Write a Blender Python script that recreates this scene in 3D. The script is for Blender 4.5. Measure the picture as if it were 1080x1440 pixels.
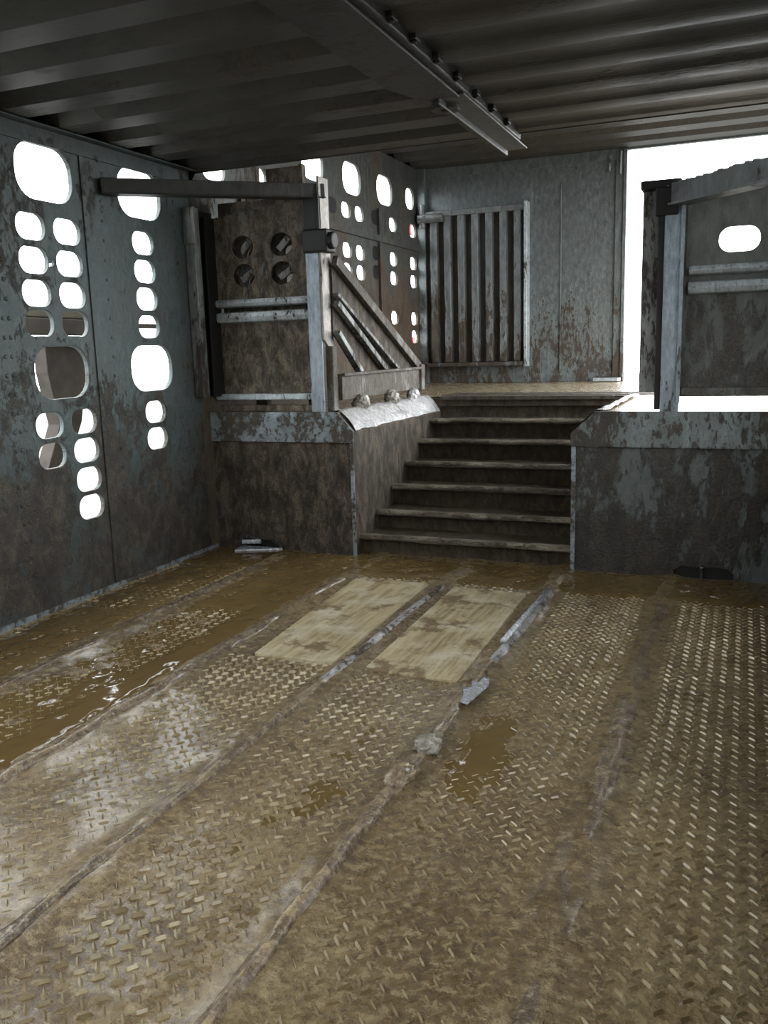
import bpy, bmesh, math, random
import numpy as np
from mathutils import Matrix, Vector
random.seed(7)
for o in list(bpy.data.objects): bpy.data.objects.remove(o)
SC = bpy.context.scene
COL = SC.collection
PI = math.pi
UP = 1.0            # geometry below is written with heights relative to eye level; the eye is 1 m above the floor

# ------------------------------------------------------------------ camera
F_PX, YAW, PITCH, ROLL = 1227.07, 0.3933995, 1.3859804, -0.0288445
R = Matrix.Rotation(YAW, 3, 'Z') @ Matrix.Rotation(PITCH, 3, 'X') @ Matrix.Rotation(ROLL, 3, 'Z')
cd = bpy.data.cameras.new('camera'); cam = bpy.data.objects.new('camera', cd); COL.objects.link(cam)
cam.matrix_world = Matrix.Translation((0, 0, UP)) @ R.to_4x4()
cd.sensor_fit = 'VERTICAL'; cd.sensor_height = 24.0; cd.lens = 24.0 * F_PX / 1440.0
cd.clip_start = 0.02; cd.clip_end = 200
SC.camera = cam

# ------------------------------------------------------------------ light: overcast sky
SKY = 11.0
w = bpy.data.worlds.new('overcast_sky'); SC.world = w; w.use_nodes = True
nt = w.node_tree; bg = nt.nodes['Background']
tc = nt.nodes.new('ShaderNodeTexCoord'); sp = nt.nodes.new('ShaderNodeSeparateXYZ'); rp = nt.nodes.new('ShaderNodeValToRGB')
nt.links.new(tc.outputs['Generated'], sp.inputs[0]); nt.links.new(sp.outputs['Z'], rp.inputs[0])
rp.color_ramp.elements[0].position = 0.0; rp.color_ramp.elements[0].color = (0.86, 0.90, 0.92, 1)
rp.color_ramp.elements[1].position = 0.6; rp.color_ramp.elements[1].color = (0.95, 0.98, 0.99, 1)
nt.links.new(rp.outputs[0], bg.inputs[0]); bg.inputs[1].default_value = SKY
vs = SC.view_settings
SC.display_settings.display_device = 'sRGB'
vs.view_transform = 'Standard'; vs.look = 'None'; vs.gamma = 1.0; vs.use_curve_mapping = False
vs.exposure = -0.52

def portal(loc, rot, sx, sy):
    l = bpy.data.lights.new('opening_portal', 'AREA'); l.shape = 'RECTANGLE'; l.size = sx; l.size_y = sy
    l.cycles.is_portal = True
    o = bpy.data.objects.new('opening_portal', l); COL.objects.link(o)
    o.location = (loc[0], loc[1], loc[2] + UP); o.rotation_euler = rot
# portals only guide the sky light through the trailer's openings, seen and added
portal((-1.65, 0.05, 1.02), (0, 0, 0), 1.5, 1.4)          # unseen hatch added in the low ceiling to light the floor
portal((-0.31, 7.14, 0.55), (-PI / 2, 0, 0), 1.14, 1.70)         # doorway in the far bulkhead
portal((0.33, 5.5, 0.50), (0, PI / 2, 0), 1.58, 2.6)             # assumed side door beyond the right gate, unseen, opened for light
portal((-2.62, 3.1, 0.15), (0, -PI / 2, 0), 1.9, 7.6)            # perforated left wall

# ------------------------------------------------------------------ materials
def mat(name):
    m = bpy.data.materials.new(name); m.use_nodes = True
    nt = m.node_tree; nt.nodes.clear()
    out = nt.nodes.new('ShaderNodeOutputMaterial'); b = nt.nodes.new('ShaderNodeBsdfPrincipled')
    nt.links.new(b.outputs[0], out.inputs[0])
    return m, nt, b
def N(nt, t, **k):
    n = nt.nodes.new(t)
    for a, v in k.items():
        if a.startswith('i_'):
            key = a[2:]; key = int(key) if key.isdigit() else key
            n.inputs[key].default_value = v
        else: setattr(n, a, v)
    return n
def noise(nt, vec, scale, detail=6, rough=.6, dist=0.0):
    n = N(nt, 'ShaderNodeTexNoise'); n.inputs['Scale'].default_value = scale
    n.inputs['Detail'].default_value = detail; n.inputs['Roughness'].default_value = rough
    n.inputs['Distortion'].default_value = dist
    nt.links.new(vec, n.inputs['Vector']); return n.outputs['Fac']
def mapped(nt, scale=(1, 1, 1), rot=(0, 0, 0), off=(0, 0, 0)):
    g = N(nt, 'ShaderNodeNewGeometry'); mp = N(nt, 'ShaderNodeMapping')
    mp.inputs['Scale'].default_value = scale; mp.inputs['Rotation'].default_value = rot; mp.inputs['Location'].default_value = off
    nt.links.new(g.outputs['Position'], mp.inputs['Vector']); return mp.outputs[0]
def mth(nt, op, a, b=None, clamp=False):
    n = N(nt, 'ShaderNodeMath', operation=op); n.use_clamp = clamp
    for i, v in enumerate((a, b)):
        if v is None: continue
        if isinstance(v, (int, float)): n.inputs[i].default_value = v
        else: nt.links.new(v, n.inputs[i])
    return n.outputs[0]
def ramp(nt, f, stops):
    r = N(nt, 'ShaderNodeValToRGB'); e = r.color_ramp.elements
    while len(e) < len(stops): e.new(0.5)
    for i, (p, c) in enumerate(stops):
        e[i].position = p; e[i].color = (c, c, c, 1) if isinstance(c, (int, float)) else (*c, 1)
    nt.links.new(f, r.inputs[0]); return r.outputs[0]
def mix(nt, f, a, b):
    n = N(nt, 'ShaderNodeMix', data_type='RGBA')
    if isinstance(f, (int, float)): n.inputs[0].default_value = f
    else: nt.links.new(f, n.inputs[0])
    for i, v in ((6, a), (7, b)):
        if isinstance(v, tuple): n.inputs[i].default_value = (*v, 1)
        else: nt.links.new(v, n.inputs[i])
    return n.outputs[2]
def bump(nt, b, h, strength=.4, dist=.01):
    n = N(nt, 'ShaderNodeBump'); n.inputs['Strength'].default_value = strength; n.inputs['Distance'].default_value = dist
    nt.links.new(h, n.inputs['Height']); nt.links.new(n.outputs[0], b.inputs['Normal'])

def dirty_metal(name, base=(.20, .235, .25), mud=(.040, .031, .022), mud2=(.085, .068, .048), cover=.45, zsplash=None,
                metallic=.55, rough=.48, scale=3.0, streak=(1, 1, .45), gloss_mud=.55, bumpy=.5):
    """cover = share of the surface under dried manure; zsplash=(z0, z1): splash line, fully covered below z0, clean above z1 (world heights)."""
    m, nt, b = mat(name)
    v = mapped(nt, streak)
    n1 = noise(nt, v, scale, 8, .68, .6); n2 = noise(nt, v, scale * 6, 6, .7)
    n3 = noise(nt, mapped(nt), scale * 30, 3, .6)
    n0 = noise(nt, mapped(nt, streak, off=(7.3, 2.1, 4.4)), scale * .5, 3, .5)
    f = mth(nt, 'ADD', mth(nt, 'ADD', mth(nt, 'MULTIPLY', n1, .45), mth(nt, 'MULTIPLY', n2, .40)), mth(nt, 'MULTIPLY', n0, .15))
    thr = 0.5 + (0.5 - cover) * .34
    if zsplash:
        g = N(nt, 'ShaderNodeNewGeometry'); s = N(nt, 'ShaderNodeSeparateXYZ'); nt.links.new(g.outputs['Position'], s.inputs[0])
        mr = N(nt, 'ShaderNodeMapRange'); mr.inputs['From Min'].default_value = zsplash[0]; mr.inputs['From Max'].default_value = zsplash[1]
        mr.inputs['To Min'].default_value = .065; mr.inputs['To Max'].default_value = -.055
        nt.links.new(s.outputs['Z'], mr.inputs['Value']); f = mth(nt, 'ADD', f, mr.outputs[0])
    fac = ramp(nt, f, [(thr - .035, 0), (thr - .006, .3), (thr + .008, .88), (thr + .04, 1)])
    wear = ramp(nt, n2, [(.32, .5), (.66, 1.2)])
    mm = N(nt, 'ShaderNodeMix', data_type='RGBA', blend_type='MULTIPLY'); mm.inputs[0].default_value = 1
    mm.inputs[6].default_value = (*base, 1); nt.links.new(wear, mm.inputs[7])
    film = mix(nt, ramp(nt, n1, [(.35, 0), (.62, .55)]), mm.outputs[2], tuple(.5 * (x + y) for x, y in zip(base, mud2)))
    n5 = noise(nt, mapped(nt, streak, off=(1.3, 9.1, 2.4)), scale * 3.2, 8, .72, .5)
    mc = mix(nt, ramp(nt, n5, [(.42, 0), (.50, .3), (.60, 1)]), mud, mud2)
    mc = mix(nt, ramp(nt, n3, [(.40, .55), (.56, 0)]), mc, tuple(x * .4 for x in mud))
    mc = mix(nt, ramp(nt, n5, [(.34, .8), (.43, 0)]), mc, tuple(x * .35 for x in mud))
    nt.links.new(mix(nt, fac, film, mc), b.inputs['Base Color'])
    nt.links.new(mth(nt, 'MULTIPLY', mth(nt, 'SUBTRACT', 1.0, fac), metallic), b.inputs['Metallic'])
    rr = mth(nt, 'ADD', mth(nt, 'MULTIPLY', n2, .25), rough - .12)
    r2 = mix(nt, fac, rr, (gloss_mud,) * 3); nt.links.new(r2, b.inputs['Roughness'])
    h = mth(nt, 'ADD', mth(nt, 'MULTIPLY', fac, .5), mth(nt, 'MULTIPLY', mth(nt, 'MULTIPLY', n3, fac), .8))
    h = mth(nt, 'ADD', h, mth(nt, 'MULTIPLY', n5, .8))
    bump(nt, b, h, bumpy, .012)
    return m

M_WALL = dirty_metal('painted_aluminium_wall', cover=.44, zsplash=(.25, .95), base=(.085, .11, .112), metallic=.35, mud=(.035, .028, .021), mud2=(.10, .085, .062), scale=5.5, streak=(1, 1, .7))
M_WALLFAR = dirty_metal('far_wall_aluminium', cover=.55, zsplash=(1.0, 1.8), base=(.115, .125, .12), scale=5, mud=(.075, .052, .035), mud2=(.13, .095, .06))
M_CEIL = dirty_metal('ceiling_aluminium', base=(.082, .082, .075), cover=.38, metallic=.2, rough=.48, scale=2, streak=(.5, 1, 1), mud=(.055, .05, .042), bumpy=.25)
M_BACK = dirty_metal('bulkhead_aluminium', base=(.22, .25, .255), cover=.34, zsplash=(.85, 1.65), scale=6, mud=(.06, .045, .03))
M_SLAT = dirty_metal('slat_aluminium', base=(.27, .29, .30), mud=(.06, .045, .03), cover=.50, zsplash=(.8, 1.6), scale=5, streak=(1, 1, .35))
M_BLOCK = dirty_metal('platform_sheet', base=(.20, .22, .215), cover=.76, scale=6, mud=(.042, .030, .020), mud2=(.18, .14, .098), bumpy=1)
M_BLOCKR = dirty_metal('platform_sheet_streaked', base=(.19, .215, .215), cover=.52, scale=3.2, streak=(1, 1, .5), mud=(.030, .025, .019), mud2=(.065, .054, .040), bumpy=.7)
M_LIP = dirty_metal('platform_lip', base=(.38, .44, .47), cover=.47, scale=9, streak=(1, 1, .8), mud=(.075, .06, .045), rough=.4)
M_POST = dirty_metal('gate_post_metal', base=(.40, .47, .52), cover=.26, scale=9, rough=.38, streak=(1, 1, .3))
M_POSTD = dirty_metal('dirty_post_metal', base=(.34, .35, .34), cover=.45, scale=8, streak=(1, 1, .3))
M_RAIL = dirty_metal('rail_metal', base=(.66, .73, .76), cover=.32, scale=10, rough=.3, metallic=.35)
M_PANEL = dirty_metal('gate_panel_muddy', base=(.25, .25, .23), cover=.66, scale=7, mud=(.062, .047, .032), mud2=(.26, .21, .15), rough=.6, metallic=.3)
M_PANELR = dirty_metal('gate_panel_grey', base=(.19, .20, .185), cover=.42, scale=4, zsplash=(.7, 1.3), mud=(.075, .068, .055), mud2=(.13, .12, .10), metallic=.3)
M_GUARD = dirty_metal('guard_metal', base=(.24, .23, .21), cover=.55, scale=9, mud=(.085, .066, .05), mud2=(.15, .12, .09))
M_BEAM = dirty_metal('beam_metal', base=(.055, .056, .053), mud=(.032, .026, .02), mud2=(.06, .05, .04), cover=.4, metallic=.4, scale=5, bumpy=.25)
M_STEP = dirty_metal('step_muddy', base=(.17, .15, .12), cover=.9, scale=8, mud=(.060, .042, .025), mud2=(.15, .115, .075), gloss_mud=.35, bumpy=1)
M_WET = dirty_metal('wet_mud_metal', base=(.82, .82, .82), cover=.20, scale=14, mud=(.10, .075, .05), mud2=(.17, .13, .09), rough=.22, gloss_mud=.2, bumpy=1)
M_NOSE = dirty_metal('lit_worn_step_nosing', base=(.40, .35, .27), cover=.45, scale=16, streak=(.4, 1, 1), mud=(.13, .10, .07), mud2=(.26, .22, .16), rough=.3, gloss_mud=.35, metallic=.3, bumpy=1)  # worn metal, colour lightened so the step edges look lit
M_BLACK = dirty_metal('black_metal_and_shade', base=(.012, .012, .013), cover=.2, mud=(.02, .017, .014), mud2=(.03, .025, .02), metallic=.1)  # black fittings; also paints the dark of gaps and blocked holes

def floor_mud(name, dark, light, pale, rough_lo, rough_hi, palefac=(.52, .66), seed=0.0):
    m, nt, b = mat(name)
    v = mapped(nt, (1, .45, 1), off=(seed, 0, 0)); v1 = mapped(nt)
    n1 = noise(nt, v, 2.6, 6, .6, .5); n2 = noise(nt, v1, 22, 6, .7); n3 = noise(nt, v1, 110, 4, .6); n4 = noise(nt, v, 7, 8, .65, .8)
    c = mix(nt, ramp(nt, n1, [(.40, 0), (.58, 1)]), dark, light)
    c = mix(nt, mth(nt, 'MULTIPLY', ramp(nt, n4, [(palefac[0], 0), (palefac[1], 1)]), .4), c, pale)
    c = mix(nt, ramp(nt, n2, [(.40, .45), (.6, 0)]), c, tuple(x * .5 for x in dark))
    n6 = noise(nt, v1, 48, 5, .7)
    c = mix(nt, ramp(nt, n6, [(.52, 0), (.60, .65)]), c, pale)
    c = mix(nt, ramp(nt, n6, [(.38, .6), (.46, 0)]), c, tuple(x * .45 for x in dark))
    nt.links.new(c, b.inputs['Base Color'])
    r = N(nt, 'ShaderNodeMapRange'); r.inputs['From Min'].default_value = .35; r.inputs['From Max'].default_value = .65
    r.inputs['To Min'].default_value = rough_lo; r.inputs['To Max'].default_value = rough_hi
    nt.links.new(n2, r.inputs['Value']); nt.links.new(r.outputs[0], b.inputs['Roughness'])
    b.inputs['Coat Weight'].default_value = .9; b.inputs['Coat Roughness'].default_value = .22
    bump(nt, b, mth(nt, 'ADD', mth(nt, 'MULTIPLY', n2, 1.0), mth(nt, 'MULTIPLY', n3, .6)), .9, .016)
    return m
M_FLOOR = floor_mud('wet_muddy_floor', (.150, .094, .033), (.265, .182, .074), (.39, .31, .165), .18, .42)
M_DECK = floor_mud('upper_deck_mud', (.40, .28, .14), (.52, .40, .23), (.58, .50, .34), .12, .4)
M_RIB = floor_mud('muddy_floor_rib', (.13, .085, .045), (.25, .17, .10), (.44, .36, .24), .08, .35, (.48, .62), 3)
M_LUG, nt, b = mat('worn_tread_lug')
v = mapped(nt); c = mix(nt, ramp(nt, noise(nt, v, 7, 5, .7), [(.40, 0), (.66, 1)]), (.19, .135, .06), (.43, .36, .21))
nt.links.new(c, b.inputs['Base Color']); b.inputs['Metallic'].default_value = .15; b.inputs['Roughness'].default_value = .28
b.inputs['Coat Weight'].default_value = .5; b.inputs['Coat Roughness'].default_value = .10
M_WATER, nt, b = mat('muddy_water_surface')
v = mapped(nt, (1, .5, 1)); c = mix(nt, ramp(nt, noise(nt, v, 3, 4, .5), [(.35, 0), (.65, 1)]), (.115, .075, .027), (.16, .11, .045))
nt.links.new(c, b.inputs['Base Color']); b.inputs['Roughness'].default_value = .06; b.inputs['IOR'].default_value = 1.33
bump(nt, b, noise(nt, mapped(nt), 24, 3, .5), .16, .004)
M_HATCH, nt, b = mat('pale_worn_board')
v = mapped(nt, (1, .09, 1), (0, 0, .1)); v2 = mapped(nt)
c = mix(nt, ramp(nt, noise(nt, v, 38, 5, .7), [(.36, 0), (.64, 1)]), (.28, .215, .11), (.56, .475, .29))
c = mix(nt, ramp(nt, noise(nt, v2, 6, 6, .7), [(.48, 0), (.66, .8)]), c, (.62, .57, .44))
c = mix(nt, ramp(nt, noise(nt, v2, 4.5, 6, .75), [(.40, .9), (.47, 0)]), c, (.17, .115, .055))
nt.links.new(c, b.inputs['Base Color']); b.inputs['Roughness'].default_value = .42
bump(nt, b, noise(nt, v, 60, 3, .6), .4, .004)
def simple(name, c, rough=.6, metallic=0.0, sc=12, var=.5):
    m, nt, b = mat(name); f = noise(nt, mapped(nt), sc, 5, .6)
    nt.links.new(mix(nt, ramp(nt, f, [(.35, 0), (.65, 1)]), tuple(x * (1 - var) for x in c), c), b.inputs['Base Color'])
    b.inputs['Roughness'].default_value = rough; b.inputs['Metallic'].default_value = metallic; return m
M_GROUND = simple('pale_gravel_ground', (.20, .20, .19), .9, sc=5, var=.25)
M_WOOD = simple('weathered_grey_brown_wood', (.052, .042, .034), .85, sc=9, var=.55)
M_WOODP = simple('weathered_pale_wood', (.10, .09, .06), .85, sc=9, var=.3)
M_RED = simple('red_paint', (.65, .03, .03), .4, var=.2)
M_CHROME = dirty_metal('bare_wet_steel', base=(.72, .75, .80), cover=.12, scale=12, rough=.25, metallic=.45)

# ------------------------------------------------------------------ mesh builders
class MB:
    def __init__(s): s.v = []; s.f = []; s.mi = []
    def add(s, vs, fs, mi=0):
        k = len(s.v); s.v += [tuple(p) for p in vs]; s.f += [tuple(i + k for i in f) for f in fs]; s.mi += [mi] * len(fs); return s
    def box(s, x0, x1, y0, y1, z0, z1, mi=0):
        vs = [(x, y, z) for z in (z0, z1) for y in (y0, y1) for x in (x0, x1)]
        return s.add(vs, [(0, 2, 3, 1), (4, 5, 7, 6), (0, 1, 5, 4), (2, 6, 7, 3), (0, 4, 6, 2), (1, 3, 7, 5)], mi)
    def prism(s, prof, axis, a0, a1, mi=0, closed=True):
        """prof: 2-D loop; axis 'x': (y,z), 'y': (x,z), 'z': (x,y)"""
        def p3(p, a): return {'x': (a, p[0], p[1]), 'y': (p[0], a, p[1]), 'z': (p[0], p[1], a)}[axis]
        n = len(prof); vs = [p3(p, a0) for p in prof] + [p3(p, a1) for p in prof]
        fs = [(i, (i + 1) % n, (i + 1) % n + n, i + n) for i in range(n if closed else n - 1)]
        if closed: fs += [tuple(range(n))[::-1], tuple(range(n, 2 * n))]
        return s.add(vs, fs, mi)
    def bar(s, p, q, wd, ht, up=(0, 0, 1), mi=0):
        p, q, up = Vector(p), Vector(q), Vector(up); d = (q - p).normalized(); sd = d.cross(up).normalized(); u = sd.cross(d)
        vs = [c + sd * a * wd / 2 + u * b * ht / 2 for c in (p, q) for a, b in ((-1, -1), (1, -1), (1, 1), (-1, 1))]
        return s.add(vs, [(0, 1, 2, 3), (7, 6, 5, 4), (0, 4, 5, 1), (1, 5, 6, 2), (2, 6, 7, 3), (3, 7, 4, 0)], mi)
    def cyl(s, p, q, r, n=16, r2=None, mi=0):
        p, q = Vector(p), Vector(q); d = (q - p).normalized(); a = d.orthogonal().normalized(); b = d.cross(a); r2 = r if r2 is None else r2
        vs = [c + (a * math.cos(t * 2 * PI / n) + b * math.sin(t * 2 * PI / n)) * rr for c, rr in ((p, r), (q, r2)) for t in range(n)]
        return s.add(vs, [(i, (i + 1) % n, (i + 1) % n + n, i + n) for i in range(n)] + [tuple(range(n))[::-1], tuple(range(n, 2 * n))], mi)
    def dome(s, c, nrm, r, h=.5, n=8, mi=0):
        c, d = Vector(c), Vector(nrm).normalized(); a = d.orthogonal().normalized(); b = d.cross(a)
        vs = []
        for k, (rr, hh) in enumerate(((1, 0), (.8, .6), (.4, .95))):
            vs += [c + (a * math.cos(t * 2 * PI / n) + b * math.sin(t * 2 * PI / n)) * r * rr + d * r * h * hh for t in range(n)]
        vs.append(c + d * r * h)
        fs = [(k * n + i, k * n + (i + 1) % n, (k + 1) * n + (i + 1) % n, (k + 1) * n + i) for k in range(2) for i in range(n)]
        fs += [(2 * n + i, 2 * n + (i + 1) % n, 3 * n) for i in range(n)]
        return s.add(vs, fs, mi)
    def mesh(s, mesh, mi=0):
        return s.add([v.co[:] for v in mesh.vertices], [tuple(p.vertices) for p in mesh.polygons], mi)
    def build(s, name, mats, parent=None, bev=0.0, smooth=False, seg=2, fix=True):
        me = bpy.data.meshes.new(name)
        off = parent.location if parent else Vector((0, 0, 0))
        if parent and parent.parent: off = off + parent.parent.location
        me.from_pydata([(x - off.x, y - off.y, z + UP - off.z) for x, y, z in s.v], [], s.f)
        for m in (mats if isinstance(mats, (list, tuple)) else [mats]): me.materials.append(m)
        me.polygons.foreach_set('material_index', s.mi)
        if fix:
            bm = bmesh.new(); bm.from_mesh(me); bmesh.ops.recalc_face_normals(bm, faces=bm.faces); bm.to_mesh(me); bm.free()
        if smooth: me.polygons.foreach_set('use_smooth', [True] * len(me.polygons))
        me.update(); o = bpy.data.objects.new(name, me); COL.objects.link(o)
        if parent: o.parent = parent
        if bev > 0:
            md = o.modifiers.new('bevel', 'BEVEL'); md.width = bev; md.segments = seg; md.limit_method = 'ANGLE'; md.angle_limit = math.radians(40)
        return o
def tag(o, label=None, cat=None, group=None, kind=None):
    for k, v in (('label', label), ('category', cat), ('group', group), ('kind', kind)):
        if v: o[k] = v
    return o
def thing(name, label, cat, loc, group=None):
    o = bpy.data.objects.new(name, None); COL.objects.link(o); o.empty_display_size = .05
    o.location = (loc[0], loc[1], loc[2] + UP); return tag(o, label, cat, group)
def struct(o): o['kind'] = 'structure'; return o

def rrect(cx, cy, wx, wy, r, n=6):
    pts = []
    for sx, sy, a0 in ((1, 1, 0), (-1, 1, 90), (-1, -1, 180), (1, -1, 270)):
        for i in range(n + 1):
            a = math.radians(a0 + 90 * i / n)
            pts.append((cx + sx * (wx / 2 - r) + r * math.cos(a), cy + sy * (wy / 2 - r) + r * math.sin(a)))
    return pts
def plate(outline, holes, t, bevel=.003):
    """a sheet with cut-out holes, in the XY plane, thickness t along Z, as mesh data"""
    cu = bpy.data.curves.new('sheet', 'CURVE'); cu.dimensions = '2D'; cu.fill_mode = 'BOTH'
    cu.extrude = t / 2 - bevel; cu.bevel_depth = bevel; cu.bevel_resolution = 1; cu.offset = -bevel
    for lp in [outline] + holes:
        s = cu.splines.new('POLY'); s.points.add(len(lp) - 1); s.use_cyclic_u = True
        for i, p in enumerate(lp): s.points[i].co = (p[0], p[1], 0, 1)
    ob = bpy.data.objects.new('sheet', cu); COL.objects.link(ob)
    dg = bpy.context.evaluated_depsgraph_get(); dg.update()
    me = bpy.data.meshes.new_from_object(ob.evaluated_get(dg)); bpy.data.objects.remove(ob); return me
def plate_mb(mb, outline, holes, t, fn, mi=0, bevel=.003):
    me = plate(outline, holes, t, bevel)
    mb.add([fn(*v.co) for v in me.vertices], [tuple(p.vertices) for p in me.polygons], mi); bpy.data.meshes.remove(me); return mb

# smooth numpy noise
rng = np.random.default_rng(11)
_G = rng.random((256, 256))
def vnoise(x, y):
    xi = np.floor(x).astype(int); yi = np.floor(y).astype(int); fx = x - xi; fy = y - yi
    fx = fx * fx * (3 - 2 * fx); fy = fy * fy * (3 - 2 * fy)
    g = lambda a, b: _G[a % 256, b % 256]
    return (g(xi, yi) * (1 - fx) + g(xi + 1, yi) * fx) * (1 - fy) + (g(xi, yi + 1) * (1 - fx) + g(xi + 1, yi + 1) * fx) * fy
def fbm(x, y, o=4):
    s = 0; a = .5
    for k in range(o): s = s + a * vnoise(x * 2 ** k + 17 * k, y * 2 ** k + 31 * k); a *= .5
    return s / (1 - .5 ** o)
def grid_object(name, mats, X, Y, Z, parent=None):
    ny, nx = X.shape; v = np.stack([X, Y, Z], -1).reshape(-1, 3)
    i = np.arange(ny * nx).reshape(ny, nx)
    f = np.stack([i[:-1, :-1], i[:-1, 1:], i[1:, 1:], i[1:, :-1]], -1).reshape(-1, 4)
    mb = MB(); mb.v = v.tolist(); mb.f = [tuple(q) for q in f.tolist()]; mb.mi = [0] * len(f)
    return mb.build(name, mats, parent, smooth=True, fix=False)

# ------------------------------------------------------------------ dimensions (heights relative to the eye)
YC0 = 0.70               # the low ceiling ends here at an unseen hatch, added for floor light
XL, XR = -2.53, 0.26        # inner faces of the side walls
Y0, YB, YE = -0.7, 3.82, 7.03   # tail, front of the raised platforms, far bulkhead
ZF, ZC, ZD, ZU = -1.0, 0.87, -0.298, 1.41   # floor, low ceiling, raised deck, high ceiling
T = .022

# ------------------------------------------------------------------ side walls
SW, SH, SR = .150, .100, .045
def small(y, z): return rrect(y, z, SW, SH, SR)
def big(y, z): return rrect(y, z, .30, .205, .085)
def near_cluster(y):
    hs = [big(y, .70), big(y, -.057)]
    for yy in (y - .098, y + .098):
        for z in (.495, .371, .248, .134): hs.append(small(yy, z))
        for z in (-.26, -.38, -.502, -.619):
            if y > 2 and yy < y and z < -.45: continue     # two holes packed with manure
            hs.append(small(yy, z))
    return hs
def single_cluster(y, low=(-.257, -.38)):
    return [big(y, .705), big(y, -.057)] + [small(y, z) for z in (.497, .374, .253, .13)] + [small(y, z) for z in low]
holes_near = []
for y in (-.95, .28, 1.55): holes_near += near_cluster(y) + single_cluster(y + .6)
holes_near += near_cluster(2.788) + single_cluster(3.368)
holes_near.append([(2.768, .352), (2.790, .354), (2.803, .368), (2.801, .382), (2.790, .380), (2.785, .366), (2.768, .365)])   # tear between two holes
holes_far = [rrect(3.985, .925, .22, .13, .06), rrect(4.47, .955, .11, .09, .04)]
holes_far += [big(5.11, 1.14), big(5.70, 1.14), big(6.29, 1.15), rrect(6.82, 1.165, .19, .16, .07)]
for y in (5.59, 5.81):
    for z in (.925, .665, .53): holes_far.append(small(y, z))
for y in (6.44, 6.875):
    for z in (.925, .672, .53, .235): holes_far.append(small(y, z))
holes_far.append(small(6.875, .09))

def side_wall(name, x, sgn, M1, M2, near, far, far_end):
    mb = MB()
    fn = lambda a, b, c: (x + sgn * (T / 2) + c, a, b)
    plate_mb(mb, [(Y0, ZF - .05), (3.75, ZF - .05), (3.75, ZC + .12), (Y0, ZC + .12)], near, T, fn)
    plate_mb(mb, [(3.751, ZF - .05), (far_end, ZF - .05), (far_end, ZU + .05), (3.751, ZU + .05)], far, T, fn, 1)
    if sgn < 0:   # lapped sheet edges and rivets on the inner face
        s = 1
        for y in (.95, 2.20, 2.985): mb.box(x, x + .006, y, y + .035 if y < 2.9 else y + .02, ZF + .01, ZC)
        for y in (2.50, 2.53, 1.2, 1.9, 3.62):
            for k in range(26): mb.dome((x, y + .004 * math.sin(k * 5.1), ZF + .10 + k * .07), (1, 0, 0), .009, .5)
        for k in range(22): mb.dome((x, 3.10, ZF + .12 + k * .08), (1, 0, 0), .007, .5)
        mb.box(x, x + .012, Y0, 3.8, ZF - .01, ZF + .022, 3)          # bottom angle, bare bright edge
        mb.prism([(x, ZC - .01), (x + .05, ZC - .01), (x + .05, ZC - .004), (x + .008, ZC - .004), (x + .008, ZC - .07), (x, ZC - .07)], 'y', Y0, 3.75)
        for z in (-.502, -.619):     # the packed holes: sunken dark plugs with a sliver left open
            mb.prism(rrect(2.69, z, SW, SH, SR), 'x', x - .004, x + .001, 0)
        # far wall framing: seam posts and a horizontal rib
        mb.box(x, x + .02, 6.12, 6.165, .25, 1.0, 1)
        mb.box(x, x + .022, 4.2, 7.0, .77, .815, 1)
        for yy, z in ((5.36, .925), (5.36, .70), (6.09, .935), (6.09, .685), (6.09, .55)):   # black discs paint the dark of blocked, recessed holes
            mb.prism(rrect(yy, z, SW * .9, SH, SR), 'x', x - .004, x + .002, 2)
        for k in range(24):
            mb.dome((x + .001, 6.55, ZD + .1 + k * .065), (1, 0, 0), .008, .5, mi=1)
    return mb.build(name, [M1, M2, M_BLACK, M_LIP], fix=True)
struct(side_wall('wall_left', XL, -1, M_WALL, M_WALLFAR, holes_near, holes_far, YE + .05))
struct(side_wall('wall_right', XR, 1, M_WALL, M_WALLFAR, holes_near, [small(3.9, .6)], 4.15))
mb = MB(); mb.box(XR, XR + T, 6.85, YE + .05, ZF, ZU + .05); mb.box(XR, XR + T, 4.151, 6.849, 1.30, ZU + .05); mb.box(XR, XR + T, 4.151, 6.849, ZF, ZD - .001)
struct(mb.build('trim_1', M_WALLFAR, bev=.004))

# ------------------------------------------------------------------ lower floor
xs = np.arange(XL, XR + .001, .0085); ys = np.arange(Y0, YB + .111, .0100)
X, Y = np.meshgrid(xs, ys)
mud = .0070 * fbm(X * 3.1 + 5, Y * 1.6 + 3, 5) - .0034 + .0060 * np.clip(fbm(X * 19, Y * 19, 3) - .46, 0, 1)
RIBX = (-2.095, -1.617, -1.150, -.705, -.262)
for rx in RIBX: mud += .014 * np.exp(-((X - rx) / .055) ** 2) * (.15 + 1.1 * fbm(X * 12, Y * 5, 4))
mud += .004 * np.exp(-((X + .48) / .07) ** 2) * fbm(X * 8 + 9, Y * 3, 3) + .003 * np.exp(-((X - XR) / .2) ** 2)
struct(grid_object('floor', M_FLOOR, X, Y, ZF + mud))

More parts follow.
